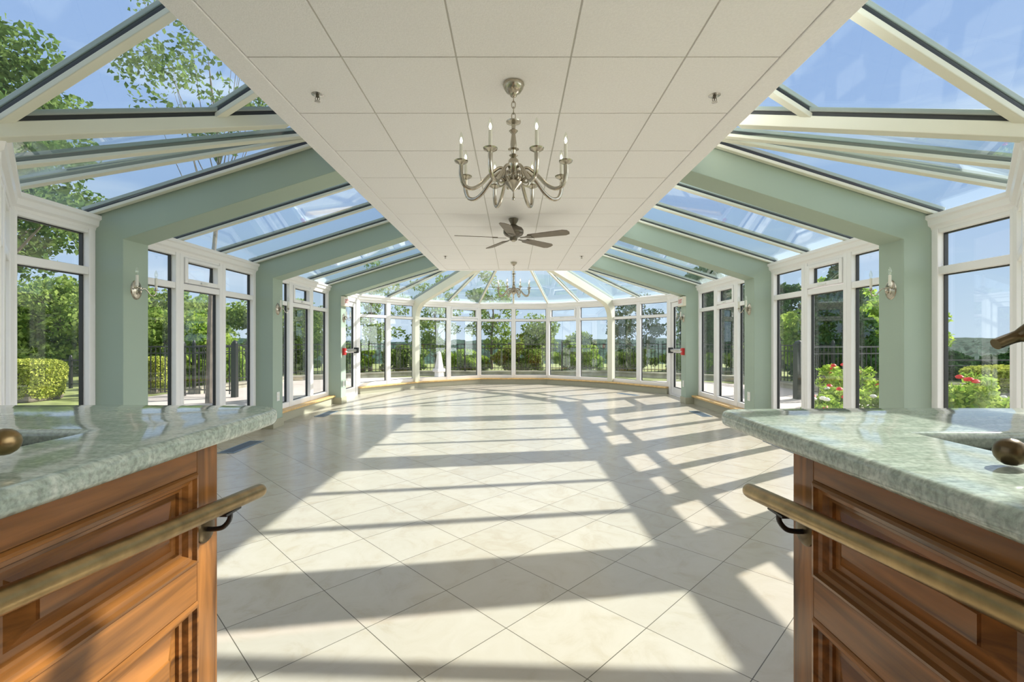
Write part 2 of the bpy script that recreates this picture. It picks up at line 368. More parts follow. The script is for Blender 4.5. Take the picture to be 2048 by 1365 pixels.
# ------------------------------------------------------------------ windows
def seg_matrix(p, q):
    d = (Vector(q) - Vector(p)); L = d.length; d.normalize()
    M = Matrix(((d.x, -d.y, 0, p[0]), (d.y, d.x, 0, p[1]), (0, 0, 1, 0), (0, 0, 0, 1)))   # u along, w to the left (inside), z up
    return M, L
Z0, ZT, ZH = 0.155, 1.664, 1.99
def window(p, q, sash=False, z0=Z0, label=None):
    """CCW run, inside on the left"""
    M, L = seg_matrix(p, q); s = 0.055
    f = MB(M)
    f.box((0, -0.05, z0), (s, 0.035, ZH)).box((L-s, -0.05, z0), (L, 0.035, ZH))
    f.box((s, -0.05, z0), (L-s, 0.03, z0+0.075)).box((s, -0.05, ZH-0.035), (L-s, 0.03, ZH+0.02)).box((s, -0.05, ZT-0.03), (L-s, 0.03, ZT+0.03))
    w = struct(f, nm('window'), white, label or 'white framed window with a transom light', 0.005)
    a, b_ = s, L-s
    parts = [(a, b_, z0+0.075, ZT-0.03)]
    if sash:
        r = 0.045
        sm = MB(M); u0, u1, v0, v1 = a+0.004, b_-0.004, ZT+0.038, ZH-0.038
        sm.box((u0, -0.03, v0), (u0+r, 0.045, v1)).box((u1-r, -0.03, v0), (u1, 0.045, v1)).box((u0+r, -0.03, v0), (u1-r, 0.045, v0+r)).box((u0+r, -0.03, v1-r*0.7), (u1-r, 0.045, v1))
        so = sm.build('transom_sash', white, None, 0.004); so.parent = w
        h = MB(M); cx = (a+b_)/2; h.box((cx-0.05, 0.045, v0+0.012), (cx+0.05, 0.056, v0+0.028)).box((cx-0.012, 0.05, v0+0.008), (cx+0.06, 0.068, v0+0.02))
        ho = h.build('sash_handle', plastic, None, 0.003); ho.parent = so
        parts.append((u0+r, u1-r, v0+r, v1-r*0.7))
    else: parts.append((a, b_, ZT+0.03, ZH-0.035))
    g = MB(M); gk = MB(M)
    for (u0, u1, v0, v1) in parts:
        g.box((u0, -0.034, v0), (u1, -0.026, v1)); t = 0.007
        gk.box((u0, -0.042, v0), (u0+t, -0.012, v1)).box((u1-t, -0.042, v0), (u1, -0.012, v1)).box((u0+t, -0.042, v0), (u1-t, -0.012, v0+t)).box((u0+t, -0.042, v1-t), (u1-t, -0.012, v1))
    go = g.build('window_pane', glass, None); go.parent = w
    ko = gk.build('window_gasket', rubber, None); ko.parent = w
    return w
def lerp2(p, q, t): return (p[0] + (q[0]-p[0])*t, p[1] + (q[1]-p[1])*t)
def run(p, q, n, sashes=(), z0=Z0):
    """n windows from p to q on the right side, and mirrored on the left"""
    for k in range(n):
        a, b_ = lerp2(p, q, k/n), lerp2(p, q, (k+1)/n)
        window(a, b_, k in sashes, z0); window(mir(b_), mir(a), k in sashes, z0)
run((XW, 3.02), (XW, 3.65), 1)
run((XW, 3.90), (XW, 5.92), 3, (1,))
run((XW, 6.17), (XW, 8.26), 3, (1,))
run(P0, P1, 2); run(P1, P2, 2, (1,))
window(P2, (0, 12.2)); window((0, 12.2), mir(P2))
run(NW, NC, 2); run((2.45, YB), NW, 5)

# cornice, knee wall and sill, chain by chain (right chains; the left are mirrored)
def dbl(fn):
    fn(1); fn(-1)
chains = [[(2.45, YB), NW, NC, (XW, 3.65)], [(XW, 3.90), (XW, 5.92)], [(XW, 6.17), (XW, 8.26)], [(XW, 8.50), (XW, 9.85)]]
corn = [(-0.05, 1.985), (0.034, 1.985), (0.040, 2.005), (0.060, 2.02), (0.066, 2.06), (0.082, 2.072), (0.082, 2.10), (-0.05, 2.13)]
kw = [(-0.06, 0), (0.11, 0), (0.11, 0.125), (-0.06, 0.125)]
kb = [(0.11, 0), (0.122, 0), (0.122, 0.05), (0.11, 0.055)]
sl = [(-0.055, 0.125), (0.145, 0.125), (0.15, 0.13), (0.15, 0.15), (0.145, 0.155), (-0.055, 0.155)]
def chain_struct(ch, door=False, side='right'):
    struct(MB().sweep(ch, corn), nm('trim'), white, 'white moulded cornice above the windows')
    if not door:
        struct(MB().sweep(ch, kw), 'wall_' + side, knee, 'low painted knee wall under the windows')
        struct(MB().sweep(ch, sl), nm('trim'), woodsill, 'golden oak window sill')
for i, ch in enumerate(chains):
    chain_struct(ch, i == 3, 'right'); chain_struct([mir(p) for p in ch][::-1], i == 3, 'left')
far = [P0, P1, P2, mir(P2), mir(P1), mir(P0)]
chain_struct(far, False, 'far')
# back wall of the room behind the counters
wb = MB().box((-2.6, YB-0.15, 0), (-0.6, YB, 2.9)).box((0.6, YB-0.15, 0), (2.6, YB, 2.9)).box((-0.6, YB-0.15, 2.1), (0.6, YB, 2.9))
struct(wb, 'wall_back', plaster, 'cream wall behind the counters')
struct(MB().box((-0.6, YB-0.06, 0), (0.6, YB-0.02, 2.1)), nm('door'), wood, 'closed timber door in the back wall', 0.003)

# posts at the corners of the glazed bays
for sx in (1, -1):
    for (x, y, r) in ((P0[0], P0[1], 0.05), (NC[0], NC[1], 0.05), (NW[0], NW[1], 0.05)):
        struct(MB().lathe([(r, 0), (r, 2.05)], (sx*x, y, 0), 8), nm('trim'), white, 'white corner post between windows')
    struct(MB().lathe([(0.035, 0.1), (0.035, 2.0)], (sx*P2[0], P2[1], 0), 8), nm('trim'), white, 'white corner post between windows')

# doors
def door(sx):
    p, q = ((XW, 8.52), (XW, 9.80))
    if sx < 0: p, q = mir(q), mir(p)
    M, L = seg_matrix(p, q)
    f = MB(M).box((0, -0.06, 0), (0.09, 0.04, 2.0)).box((L-0.09, -0.06, 0), (L, 0.04, 2.0)).box((0.09, -0.06, 1.92), (L-0.09, 0.04, 2.0)).box((0.09, -0.06, 0), (L-0.09, 0.03, 0.02))
    d = struct(f, nm('door'), white, '%s glass exit door with a push bar' % ('right' if sx > 0 else 'left'), 0.004)
    u0, u1 = 0.1, L-0.1
    lf = MB(M).box((u0, -0.04, 0.025), (u0+0.1, 0.015, 1.91)).box((u1-0.1, -0.04, 0.025), (u1, 0.015, 1.91)).box((u0+0.1, -0.04, 1.82), (u1-0.1, 0.015, 1.91)).box((u0+0.1, -0.04, 0.025), (u1-0.1, 0.015, 0.17)).box((u0+0.1, -0.035, 0.88), (u1-0.1, 0.01, 0.96))
    l = lf.build('door_leaf', white, None, 0.004); l.parent = d
    g = MB(M).box((u0+0.1, -0.018, 0.17), (u1-0.1, -0.010, 0.88)).box((u0+0.1, -0.018, 0.96), (u1-0.1, -0.010, 1.82)).build('door_glass', glass); g.parent = l
    k = MB(M)
    for (v0, v1) in ((0.17, 0.88), (0.96, 1.82)):
        k.box((u0+0.1, -0.03, v0), (u0+0.11, 0.004, v1)).box((u1-0.11, -0.03, v0), (u1-0.1, 0.004, v1)).box((u0+0.11, -0.03, v0), (u1-0.11, 0.004, v0+0.01)).box((u0+0.11, -0.03, v1-0.01), (u1-0.11, 0.004, v1))
    ko = k.build('door_gasket', rubber); ko.parent = l
    pb = MB(M).box((u0+0.06, 0.05, 0.90), (u1-0.06, 0.085, 0.955)).build('push_bar', steel, None, 0.008); pb.parent = l
    e = MB(M).box((u0+0.02, 0.015, 0.87), (u0+0.1, 0.10, 0.985)).box((u1-0.1, 0.015, 0.87), (u1-0.02, 0.10, 0.985)).build('push_bar_bracket', rubber, None, 0.01); e.parent = pb
door(1); door(-1)

# ------------------------------------------------------------------ glass roof
def rafter(a, b, up=(0, 0, 1), w=0.045, depth=0.03, mat=cream, label='cream roof rafter', capw=None):
    """a, b lie on the glass plane"""
    o = struct(MB().beam(a, b, up, w, -depth, -0.006), nm('trim'), mat, label, 0.004)
    g = MB().beam(a, b, up, w*0.9, -0.006, 0.016).build('rafter_gasket', rubber); g.parent = o
    cp = MB().beam(a, b, up, (capw or w)*1.1, 0.016, 0.042).build('rafter_cap', capm, None, 0.004); cp.parent = o
def pane(pts, label='roof glass pane'):
    a, b_, c_ = Vector(pts[0]), Vector(pts[1]), Vector(pts[2]); n = (b_-a).cross(c_-a).normalized()
    if n.z < 0: n = -n
    struct(MB().prism([tuple(Vector(p)) for p in pts], n*0.008), nm('window'), roofglass, label)
for sx in (1, -1):
    up = Vector((0.31*sx, 0, 1)).normalized()
    # long sides: rafters each side of the arches and two between
    def R(y, w=0.045): rafter((sx*1.36, y, zg(1.36)), (sx*3.33, y, zg(3.33)), up, w)
    for y in (3.62, 3.93, 4.57, 5.25, 5.89, 6.20, 6.87, 7.56, 8.23, 8.53): R(y, 0.042)
    for (ya, yb) in ((3.90, 5.92), (6.17, 8.26)):
        pane([(sx*1.36, ya, zg(1.36)), (sx*3.34, ya, zg(3.34)), (sx*3.34, yb, zg(3.34)), (sx*1.36, yb, zg(1.36))])
    for (ya, yb) in AR:   # roof covering over each arch
        struct(MB().prism([(sx*1.37, ya, zg(1.37)-0.005), (sx*3.36, ya, zg(3.36)-0.005), (sx*3.36, ya, zg(3.36)+0.04), (sx*1.37, ya, zg(1.37)+0.04)], (0, yb-ya, 0)), nm('trim'), capm, 'roof capping over the arch')
    # near bay: fan from the soffit corner C
    C = Vector((sx*1.56, 3.50, 2.66)); C2 = Vector((sx*1.56, 3.17, 2.66))
    E1 = Vector((sx*3.33, 3.62, zg(3.33))); E2 = Vector((sx*NC[0], NC[1], ZE)); E3 = Vector((sx*2.85, 2.58, ZE - 0.02)); E4 = Vector((sx*2.45, 2.08, 2.09))
    rafter(C + Vector((0, 0, 0)), E2, up, 0.045); rafter(C + Vector((0, -0.05, 0)), E3, up, 0.045)
    rafter(C2, E4, (0, 0, 1), 0.10, 0.075, cream, 'heavy cream valley rafter over the near bay')
    pane([tuple(C), tuple(E1), tuple(E2)]); pane([tuple(C), tuple(E2), tuple(E3)]); pane([tuple(C2), tuple(C), tuple(E3), tuple(E4)])
    # near wing: steeper roof over the counters
    sN = (2.66 - 2.09) / (2.45 - 1.56)
    def zn(x): return 2.66 - sN * (x - 1.56)
    upn = Vector((sN*sx, 0, 1)).normalized()
    for y in (2.83, 2.14, 1.45, 0.76, 0.07, -0.62):
        xe = min(2.47, 1.56 + (3.17 - y) * 0.89 / 1.09)
        rafter((sx*1.40, y, zn(1.40)), (sx*xe, y, zn(xe)), upn, 0.05, 0.035)
    pane([(sx*1.53, 3.17, zn(1.53)), (sx*2.47, 2.08, zn(2.47)), (sx*2.47, YB, zn(2.47)), (sx*1.40, YB, zn(1.40)), (sx*1.40, 3.17, zn(1.40))])
    # far bay
    def seat(x, y, z=ZE): return Vector((sx*x, y, z))
    T = lambda x: Vector((sx*x, 9.88, 2.66))
    def X(x, e): return T(x) + (T(x) - e) * (1.05 / (e.y - 9.88 + 1e-6) if e.y > 10.5 else 0.5)
    m01 = lerp2(P0, P1, 0.5); m12 = lerp2(P1, P2, 0.5)
    S5 = Vector((sx*1.53, 8.56, zg(1.53)))
    rafter(T(1.52), seat(*P0), (0, 0, 1), 0.045, 0.04); rafter(X(1.40, seat(*m01)), seat(*m01), (0, 0, 1), 0.04, 0.04)
    rafter(X(0.70, seat(*m12)), seat(*m12), (0, 0, 1), 0.04, 0.04); rafter(X(0.36, seat(*P2)), seat(*P2), (0, 0, 1), 0.04, 0.04)
    pane([tuple(S5), tuple(Vector((sx*3.34, 8.56, zg(3.34)))), tuple(seat(*P0)), tuple(T(1.52))])
    pane([tuple(T(1.52)), tuple(seat(*P0)), tuple(seat(*P1)), tuple(T(1.03))])
    pane([tuple(T(1.03)), tuple(seat(*P1)), tuple(seat(*P2)), tuple(X(0.36, seat(*P2))), tuple(X(1.03, seat(*P1)))])
    # curved kneed portal at P1
    d = Vector((P1[0]-1.03, P1[1]-9.88, 0)); L = d.length; d.normalize()
    base = Vector((sx*1.03, 9.88, 0)); dd = Vector((sx*d.x, d.y, 0)); nn = Vector((-dd.y, dd.x, 0))
    zt0, zt1 = 2.63, 2.085; th = 0.17
    ext = 0.55; se = (zt0-zt1)/L
    prof = [(L+0.03, 0.0), (L+0.03, zt1), (-ext, zt0+se*ext), (-ext, zt0-th+se*ext)]
    # lower line of the beam runs out to a quarter-round knee then down the post
    xk = L - 0.10; sl_ = (zt0-zt1)/L
    zk = zt0 - th - sl_*(xk-0.34)
    pts = [(xk-0.34, zk)]
    for i in range(1, 9):
        t = i/8; a_, b2, c3 = Vector((xk-0.34, zk)), Vector((xk-0.03, zk-sl_*0.31)), Vector((xk, zk-0.42))
        v = a_*(1-t)**2 + b2*2*t*(1-t) + c3*t*t; pts.append((v.x, v.y))
    prof += pts + [(xk, 0.0)]
    struct(MB().prism([tuple(base + dd*u + Vector((0, 0, z)) - nn*0.065) for u, z in prof], nn*0.13), nm('trim'), sage if False else cream, 'kneed cream portal post and beam at the far bay corner', 0.004)
    g = MB().beam(T(1.03) + Vector((0,0,0)), seat(*P1), (0, 0, 1), 0.08, -0.02, 0.045).build('rafter_cap', capm); g.parent = bpy.data.objects[('trim_%d' % CNT['trim'])]
struct(MB().prism([(-1.387, YB, 2.88), (1.387, YB, 2.88), (1.387, YB, 3.82), (0, YB, 4.15), (-1.387, YB, 3.82)], (0, YF-YB, 0)), nm('trim'), capm, 'opaque gabled sun blocker added above the flat ceiling panel')  # unseen block added to keep direct sun off the left cornices
rafter((0, 8.84, 2.66+1.04*0.2328), (0, 12.2, ZE), (0, 0, 1), 0.045, 0.04)
pane([(-0.11, 8.84, 2.902), (0.11, 8.84, 2.902), (P2[0], P2[1], ZE), (-P2[0], P2[1], ZE)])

# ------------------------------------------------------------------ counters
def raised_panel(M, u0, u1, z0, z1):
    """stepped moulding, recess and raised field; local u along, w out of the face, z up"""
    steps = [(0.0, 0.0), (0.004, 0.006), (0.010, 0.007), (0.014, -0.001), (0.022, -0.004), (0.028, -0.014), (0.034, -0.016), (0.036, -0.022), (0.048, -0.022), (0.078, -0.006), (0.080, -0.002)]
    m = MB(M); vs = []; fs = []
    for (ins, w) in steps:
        vs += [(u0+ins, w, z0+ins), (u1-ins, w, z0+ins), (u1-ins, w, z1-ins), (u0+ins, w, z1-ins)]
    for i in range(len(steps)-1):
        for k in range(4):
            k2 = (k+1) % 4; fs.append((i*4+k, i*4+k2, (i+1)*4+k2, (i+1)*4+k))
    j = (len(steps)-1)*4; fs.append((j, j+1, j+2, j+3)); m.add(vs, fs)
    return m
def cabinet(sx, xf, ye, label):
    """sx=-1 left; aisle face at x=xf, far end at y=ye"""
    o = thing('bar_cabinet', (sx*xf, ye, 0), label, 'cabinet')
    y0 = -0.9 - ye; D = 0.75; T = 0.889
    M = Matrix(((0, -sx, 0, 0), (1, 0, 0, 0), (0, 0, 1, 0), (0, 0, 0, 1)))   # u -> +y, w -> toward aisle
    sty = [(-0.07, 0.0)]; pan = []; y = -0.07; w = 0.42
    k = 0
    while y - w > y0 + 0.07:
        pan.append((y-w, y)); sty.append((y-w-0.085, y-w)); y = y-w-0.085; k += 1
    sty.append((y0, y))
    rails = [(0.0, 0.13), (0.545, 0.628), (0.83, T)]
    for (a, b_) in sty: part(MB(M).box((a, -0.02, 0), (b_, 0, T)), 'frame_stile', wood_v, o, 0.0015)
    for (a, b_) in pan:
        for (z0, z1) in rails: part(MB(M).box((a, -0.02, z0), (b_, 0, z1)), 'frame_rail', wood, o, 0.0015)
    for (a, b_) in pan:
        part(raised_panel(M, a, b_, 0.628, 0.83), 'raised_panel', wood, o)
        part(raised_panel(M, a, b_, 0.13, 0.545), 'raised_panel', wood, o)
    # carcass: end, back and floor boards
    cb = MB(M).box((-0.02, -D, 0), (0, -0.02, T)).box((y0, -D, 0), (y0+0.02, -0.02, T)).box((y0+0.02, -D, 0), (-0.02, -D+0.02, T)).box((y0+0.02, -D+0.02, 0.05), (-0.02, -0.03, 0.07))
    part(cb, 'carcass', wood_v, o, 0.0015)
    return o
cabinet(-1, 0.70, 1.10, 'reddish mahogany panelled bar cabinet on the left of the aisle')
cabinet(1, 0.625, 1.04, 'dark shaded mahogany panelled bar cabinet on the right of the aisle')

def countertop(name, sx, xe, yend, rc, hole, label, bulge=0.0):
    cu = bpy.data.curves.new(name, 'CURVE'); cu.dimensions = '2D'; cu.fill_mode = 'BOTH'
    cu.extrude = 0.006; cu.bevel_depth = 0.014; cu.bevel_resolution = 5; cu.resolution_u = 8
    W = 1.75; y0 = -0.92
    out = [(xe, y0)] + [(xe, yend - rc - 0.05)]
    for i in range(1, 9):
        a = PI*(1 - i/8*0.5); out.append((xe + rc + rc*math.cos(a), yend - rc + rc*math.sin(a)))
    n = 10
    for i in range(1, n+1):
        t = i/n; out.append((xe + rc + (W-rc)*t, yend + bulge*math.sin(PI*min(1, t*1.1)) - (0.06*t*t if bulge else 0)))
    out.append((xe + W, 0.9)); out.append((xe + 0.80, 0.80)); out.append((xe + 0.80, y0))
    def add(pts):
        s = cu.splines.new('POLY'); s.points.add(len(pts)-1)
        for p, q in zip(s.points, pts): p.co = (sx*q[0], q[1], 0, 1)
        s.use_cyclic_u = True
    add(out)
    hx0, hx1, hy0, hy1 = hole
    add([(hx0, hy0), (hx0, hy1), (hx1, hy1), (hx1, hy0)])
    tmp = bpy.data.objects.new('tmp', cu); COL.objects.link(tmp)
    dg = bpy.context.evaluated_depsgraph_get(); me = bpy.data.meshes.new_from_object(tmp.evaluated_get(dg))
    bpy.data.objects.remove(tmp); bpy.data.curves.remove(cu)
    me.name = name; me.materials.clear(); me.materials.append(granite)
    bm = bmesh.new(); bm.from_mesh(me); bmesh.ops.remove_doubles(bm, verts=bm.verts, dist=1e-5); bm.to_mesh(me); bm.free()
    me.polygons.foreach_set('use_smooth', [True]*len(me.polygons)); me.set_sharp_from_angle(angle=math.radians(30))
    o = bpy.data.objects.new(name, me); COL.objects.link(o); o.location = (0, 0, 0.911)
    tag(o, label, 'countertop')
    # bin below the opening
    b_ = MB(); t = 0.004; zb = 0.62; e = 0.003
    x0, x1 = sx*(hx0-e), sx*(hx1+e); xa, xb = min(x0, x1), max(x0, x1)
    b_.box((xa-t, hy0-t-e, zb), (xb+t, hy0-e, 0.888)).box((xa-t, hy1+e, zb), (xb+t, hy1+t+e, 0.888)).box((xa-t, hy0-e, zb), (xa, hy1+e, 0.888)).box((xb, hy0-e, zb), (xb+t, hy1+e, 0.888)).box((xa-t, hy0-e, zb-t), (xb+t, hy1+e, zb))
    bo = b_.build('ice_bin', inner_dark); tag(bo, 'dark drop-in ice bin under the opening in the %s green granite counter' % ('left' if sx < 0 else 'right'), 'ice bin')
    return o
countertop('granite_countertop', -1, 0.66, 1.36, 0.12, (0.88, 1.25, 0.60, 1.00), 'green granite countertop with rounded corner on the left of the aisle', 0.02)
countertop('granite_countertop', 1, 0.575, 1.29, 0.05, (0.82, 1.20, 0.60, 0.975), 'sun-glazed green granite countertop on the right of the aisle', 0.03)

# handrails on the cabinet faces, sloping towards the room
def handrail(sx, xr, xf, yend, label):
    o = thing('handrail', (sx*xr, yend, 0), label, 'handrail')
    sl_ = 0.088
    z1 = 1.12 - 0.377 * yend/1.18
    def P(dy): return Vector((0, dy, z1 - sl_*dy))
    r = 0.0175
    pts = [P(-1.35), P(-0.6), P(-0.3), P(-0.02), P(-0.008), P(-0.002), P(0.0)]
    part(MB().tube(pts, [r, r, r, r, r*0.93, r*0.75, r*0.3], 20), 'rail', brass, o, ang=60)
    for dy in (-0.135, -0.85):
        p = P(dy); off = (xf - xr)*sx
        fx = off - sx*0.001
        br = MB().tube(spline([(0, dy, p.z - r + 0.003), (0, dy, p.z - 0.035), (off*0.25, dy, p.z - 0.053), (off*0.6, dy, p.z - 0.058), (fx, dy, p.z - 0.058)], 5), 0.0055, 10)
        b_ = part(br, 'bracket', blackiron, o)
        pl = MB(Matrix.Translation((off, dy, p.z - 0.058)) @ Matrix.Rotation(-sx*PI/2, 4, 'Y')).lathe([(0.030, 0.001), (0.030, 0.004), (0.026, 0.0065), (0.012, 0.008), (0.0, 0.008)], (0, 0, 0), 24)
        p_ = part(pl, 'wall_plate', bronze, b_)
        sd_ = MB().box((-0.010, dy-0.028, p.z - r - 0.003), (0.010, dy+0.028, p.z - r + 0.002))
        part(sd_, 'saddle', blackiron, b_)
    return o
handrail(-1, 0.643, 0.70, 1.19, 'antique brass handrail on the left cabinet, end pointing into the room')
handrail(1, 0.568, 0.625, 1.13, 'antique brass handrail on the right cabinet, end pointing into the room')

# bar taps at the outer edges of the picture
t = thing('bar_faucet', (0.86, 0.50, 0.931), 'dark bronze faucet with spout at the right edge above the right counter', 'faucet')
part(MB().lathe([(0.030, -0.001), (0.030, 0.008), (0.018, 0.016), (0.014, 0.12), (0.016, 0.17), (0.0, 0.175)], (0, 0, 0), 20), 'faucet_body', bronze, t)
part(MB().tube(spline([(0, 0, 0.15), (-0.02, 0.05, 0.212), (-0.055, 0.12, 0.212), (-0.085, 0.17, 0.207), (-0.107, 0.195, 0.196), (-0.135, 0.20, 0.184)], 5), [0.013]*15 + [0.013, 0.014, 0.015, 0.015, 0.012, 0.009, 0.0085, 0.0085, 0.0085, 0.0085, 0.0085], 14), 'spout', bronze, t)
h = MB().tube([(-0.01, 0.02, 0.03), (-0.05, 0.10, 0.026), (-0.095, 0.175, 0.022)], 0.0065, 12)
hd = part(h, 'lever', bronze, t)
part(MB(Matrix.Translation((-0.112, 0.20, 0.022))).lathe([(0, -0.0205), (0.0079, -0.0189), (0.0145, -0.0145), (0.0189, -0.0079), (0.0205, 0), (0.0189, 0.0079), (0.0145, 0.0145), (0.0079, 0.0189), (0, 0.0205)], (0, 0, 0), 24), 'lever_knob', bronze, hd)
t = thing('bar_faucet', (-0.90, 0.47, 0.931), 'brass knobbed faucet lever at the left edge above the left counter', 'faucet')
part(MB().lathe([(0.030, 0.0), (0.030, 0.008), (0.018, 0.016), (0.014, 0.06), (0.0, 0.065)], (0, 0, 0), 20), 'faucet_body', brass, t)
hd = part(MB().tube([(0, 0.0, 0.045), (0.06, 0.11, 0.040), (0.115, 0.215, 0.036)], 0.006, 12), 'lever', brass, t)
part(MB(Matrix.Translation((0.128, 0.235, 0.036))).lathe([(0, -0.0205), (0.0079, -0.0189), (0.0145, -0.0145), (0.0189, -0.0079), (0.0205, 0), (0.0189, 0.0079), (0.0145, 0.0145), (0.0079, 0.0189), (0, 0.0205)], (0, 0, 0), 24), 'lever_knob', brass, hd)

# ------------------------------------------------------------------ chandeliers (origin at the ceiling)
def bulb_parts(r, z, ca, sa, par, is_lit, n=12):
    """candle sleeve with a flame bulb standing at (r, z)"""
    x, y = r*ca, r*sa
    cs = part(MB().lathe([(0.0098, z), (0.0098, z+0.085), (0.006, z+0.088)], (x, y, 0), n), 'candle_sleeve', candle, par)
    bm_ = MB().lathe([(0.005, z+0.086), (0.010, z+0.098), (0.013, z+0.112), (0.0105, z+0.128), (0.005, z+0.145), (0.0, z+0.156)], (x, y, 0), n)
    b_ = part(bm_, 'bulb', bulbglass, cs)
    if is_lit:
        part(MB().lathe([(0.0, z+0.090), (0.005, z+0.095), (0.0068, z+0.105), (0.005, z+0.116), (0.0, z+0.126)], (x, y, 0), n), 'filament', lit, b_)
    return cs
def chandelier(loc, label):
    t = thing('chandelier', loc, label, 'chandelier', 'candle chandeliers under the tiled ceiling')
    Z = -1.51      # profile heights below are measured from the eye
    part(MB().lathe([(0.0, Z+1.425), (0.010, Z+1.430), (0.018, Z+1.436), (0.022, Z+1.447), (0.044, Z+1.462), (0.058, Z+1.485), (0.060, Z+1.497), (0.063, Z+1.500), (0.063, Z+1.508), (0.0, Z+1.5085)], (0, 0, 0), 32), 'canopy', chrome, t)
    ch = MB()
    for i in range(4):
        zc = Z + 1.318 + i*0.034; a = (i % 2)*PI/2; loop = []
        for k in range(17):
            q = 2*PI*k/16; loop.append((0.011*math.cos(q)*math.cos(a), 0.011*math.cos(q)*math.sin(a), zc + 0.0215*math.sin(q)))
        ch.tube(loop, 0.0028, 6, False)
    part(ch, 'chain', chrome, t)
    col = [(0,.823),(.008,.826),(.010,.834),(.008,.842),(.004,.848),(.004,.875),(.012,.885),(.03,.900),(.05,.917),(.058,.925),(.055,.931),(.032,.938),(.030,.965),(.014,.975),(.010,.985),(.019,1.005),(.027,1.035),(.023,1.060),(.010,1.078),(.021,1.088),(.009,1.098),(.012,1.118),(.026,1.124),(.013,1.130),(.015,1.155),(.009,1.215),(.021,1.232),(.009,1.243),(.010,1.268),(.034,1.281),(.035,1.287),(.011,1.293),(.005,1.302),(0,1.302)]
    part(MB().lathe([(r*(1.25 if z > .97 else 1.0), Z+z) for r, z in col], (0, 0, 0), 28), 'column', chrome, t)
    for k in range(8):
        a = PI/8 + k*PI/4; ca, sa = math.cos(a), math.sin(a)
        path = [(.028,.945),(.045,.940),(.062,.955),(.052,.985),(.060,1.000),(.085,1.004),(.115,.985),(.155,.945),(.205,.890),(.255,.862),(.298,.875),(.317,.925),(.317,.985)]
        pts = spline([(r*ca, r*sa, Z+z) for r, z in path], 4)
        nP = len(pts); rad = [0.0085 if i < nP*0.3 else 0.0085 + 0.0045*(i/nP-0.3)/0.7 for i in range(nP)]
        arm = part(MB().tube(pts, rad, 10), 'arm', chrome, t)
        sc = spline([(r*ca, r*sa, Z+z) for r, z in [(.075,.945),(.060,.928),(.082,.918),(.100,.935),(.092,.962),(.070,.975)]], 4)
        cl = MB().tube(sc, 0.0065, 8); x, y = .155*ca, .155*sa
        part(cl, 'scroll', chrome, arm)
        part(MB().lathe([(.010, Z+.980), (.013, Z+.990), (.036, Z+1.003), (.039, Z+1.010), (.034, Z+1.010), (.012, Z+1.008), (.013, Z+1.020), (.0, Z+1.022)], (.317*ca, .317*sa, 0), 20), 'cup', chrome, arm)
        bulb_parts(.317, Z+1.018, ca, sa, arm, True)
    return t
ch1 = chandelier((0, 2.73*K, ZC), 'eight-armed nickel candle chandelier hanging nearest, in front of the ceiling fan')
ch1.scale = (K, K, K); ch2 = copy_tree(ch1); ch2.location = (0.005, 8.90*K, ZC)
tag(ch2, 'smaller-looking candle chandelier hanging far off beyond the ceiling fan')

# ------------------------------------------------------------------ ceiling fan
t = thing('ceiling_fan', (0, 5.74*K, ZC), 'dark pewter five-blade ceiling fan between the two chandeliers', 'ceiling fan')
t.scale = (K, K, K); Z = -1.51
part(MB().lathe([(0.0, Z+1.432), (0.030, Z+1.432), (0.034, Z+1.445), (0.055, Z+1.480), (0.062, Z+1.503), (0.0, Z+1.5035)], (0, 0, 0), 32), 'canopy', pewter, t)
part(MB().lathe([(0.0, Z+1.235), (0.035, Z+1.236), (0.046, Z+1.248), (0.05, Z+1.275), (0.075, Z+1.285), (0.110, Z+1.305), (0.125, Z+1.330), (0.125, Z+1.365), (0.105, Z+1.395), (0.060, Z+1.415), (0.040, Z+1.432), (0.0, Z+1.433)], (0, 0, 0), 36), 'motor_housing', pewter, t)
part(MB().lathe([(0.0, Z+1.224), (0.02, Z+1.226), (0.034, Z+1.236), (0.0, Z+1.237)], (0, 0, 0), 24), 'end_cap', chrome, t)
for k in range(5):
    a = math.radians(-98 + 72*k); M = Matrix.Rotation(a, 4, 'Z') @ Matrix.Translation((0, 0, Z+1.268)) @ Matrix.Rotation(math.radians(-13), 4, 'X')
    out = [(0.20, -0.048), (0.22, -0.055), (0.66, -0.072), (0.71, -0.050), (0.725, 0.0), (0.71, 0.050), (0.66, 0.072), (0.22, 0.055), (0.20, 0.048)]
    bl = part(MB(M).prism([(x, y, 0) for x, y in out], (0, 0, 0.007)), 'fan_blade', bladem, t, 0.002)
    br = MB(M).prism([(0.09, -0.012, -0.006), (0.16, -0.016, -0.006), (0.20, -0.040, -0.006), (0.26, -0.034, -0.006), (0.235, 0, -0.006), (0.26, 0.034, -0.006), (0.20, 0.040, -0.006), (0.16, 0.016, -0.006), (0.09, 0.012, -0.006)], (0, 0, 0.0055))
    part(br, 'blade_bracket', pewter, bl, 0.0015)

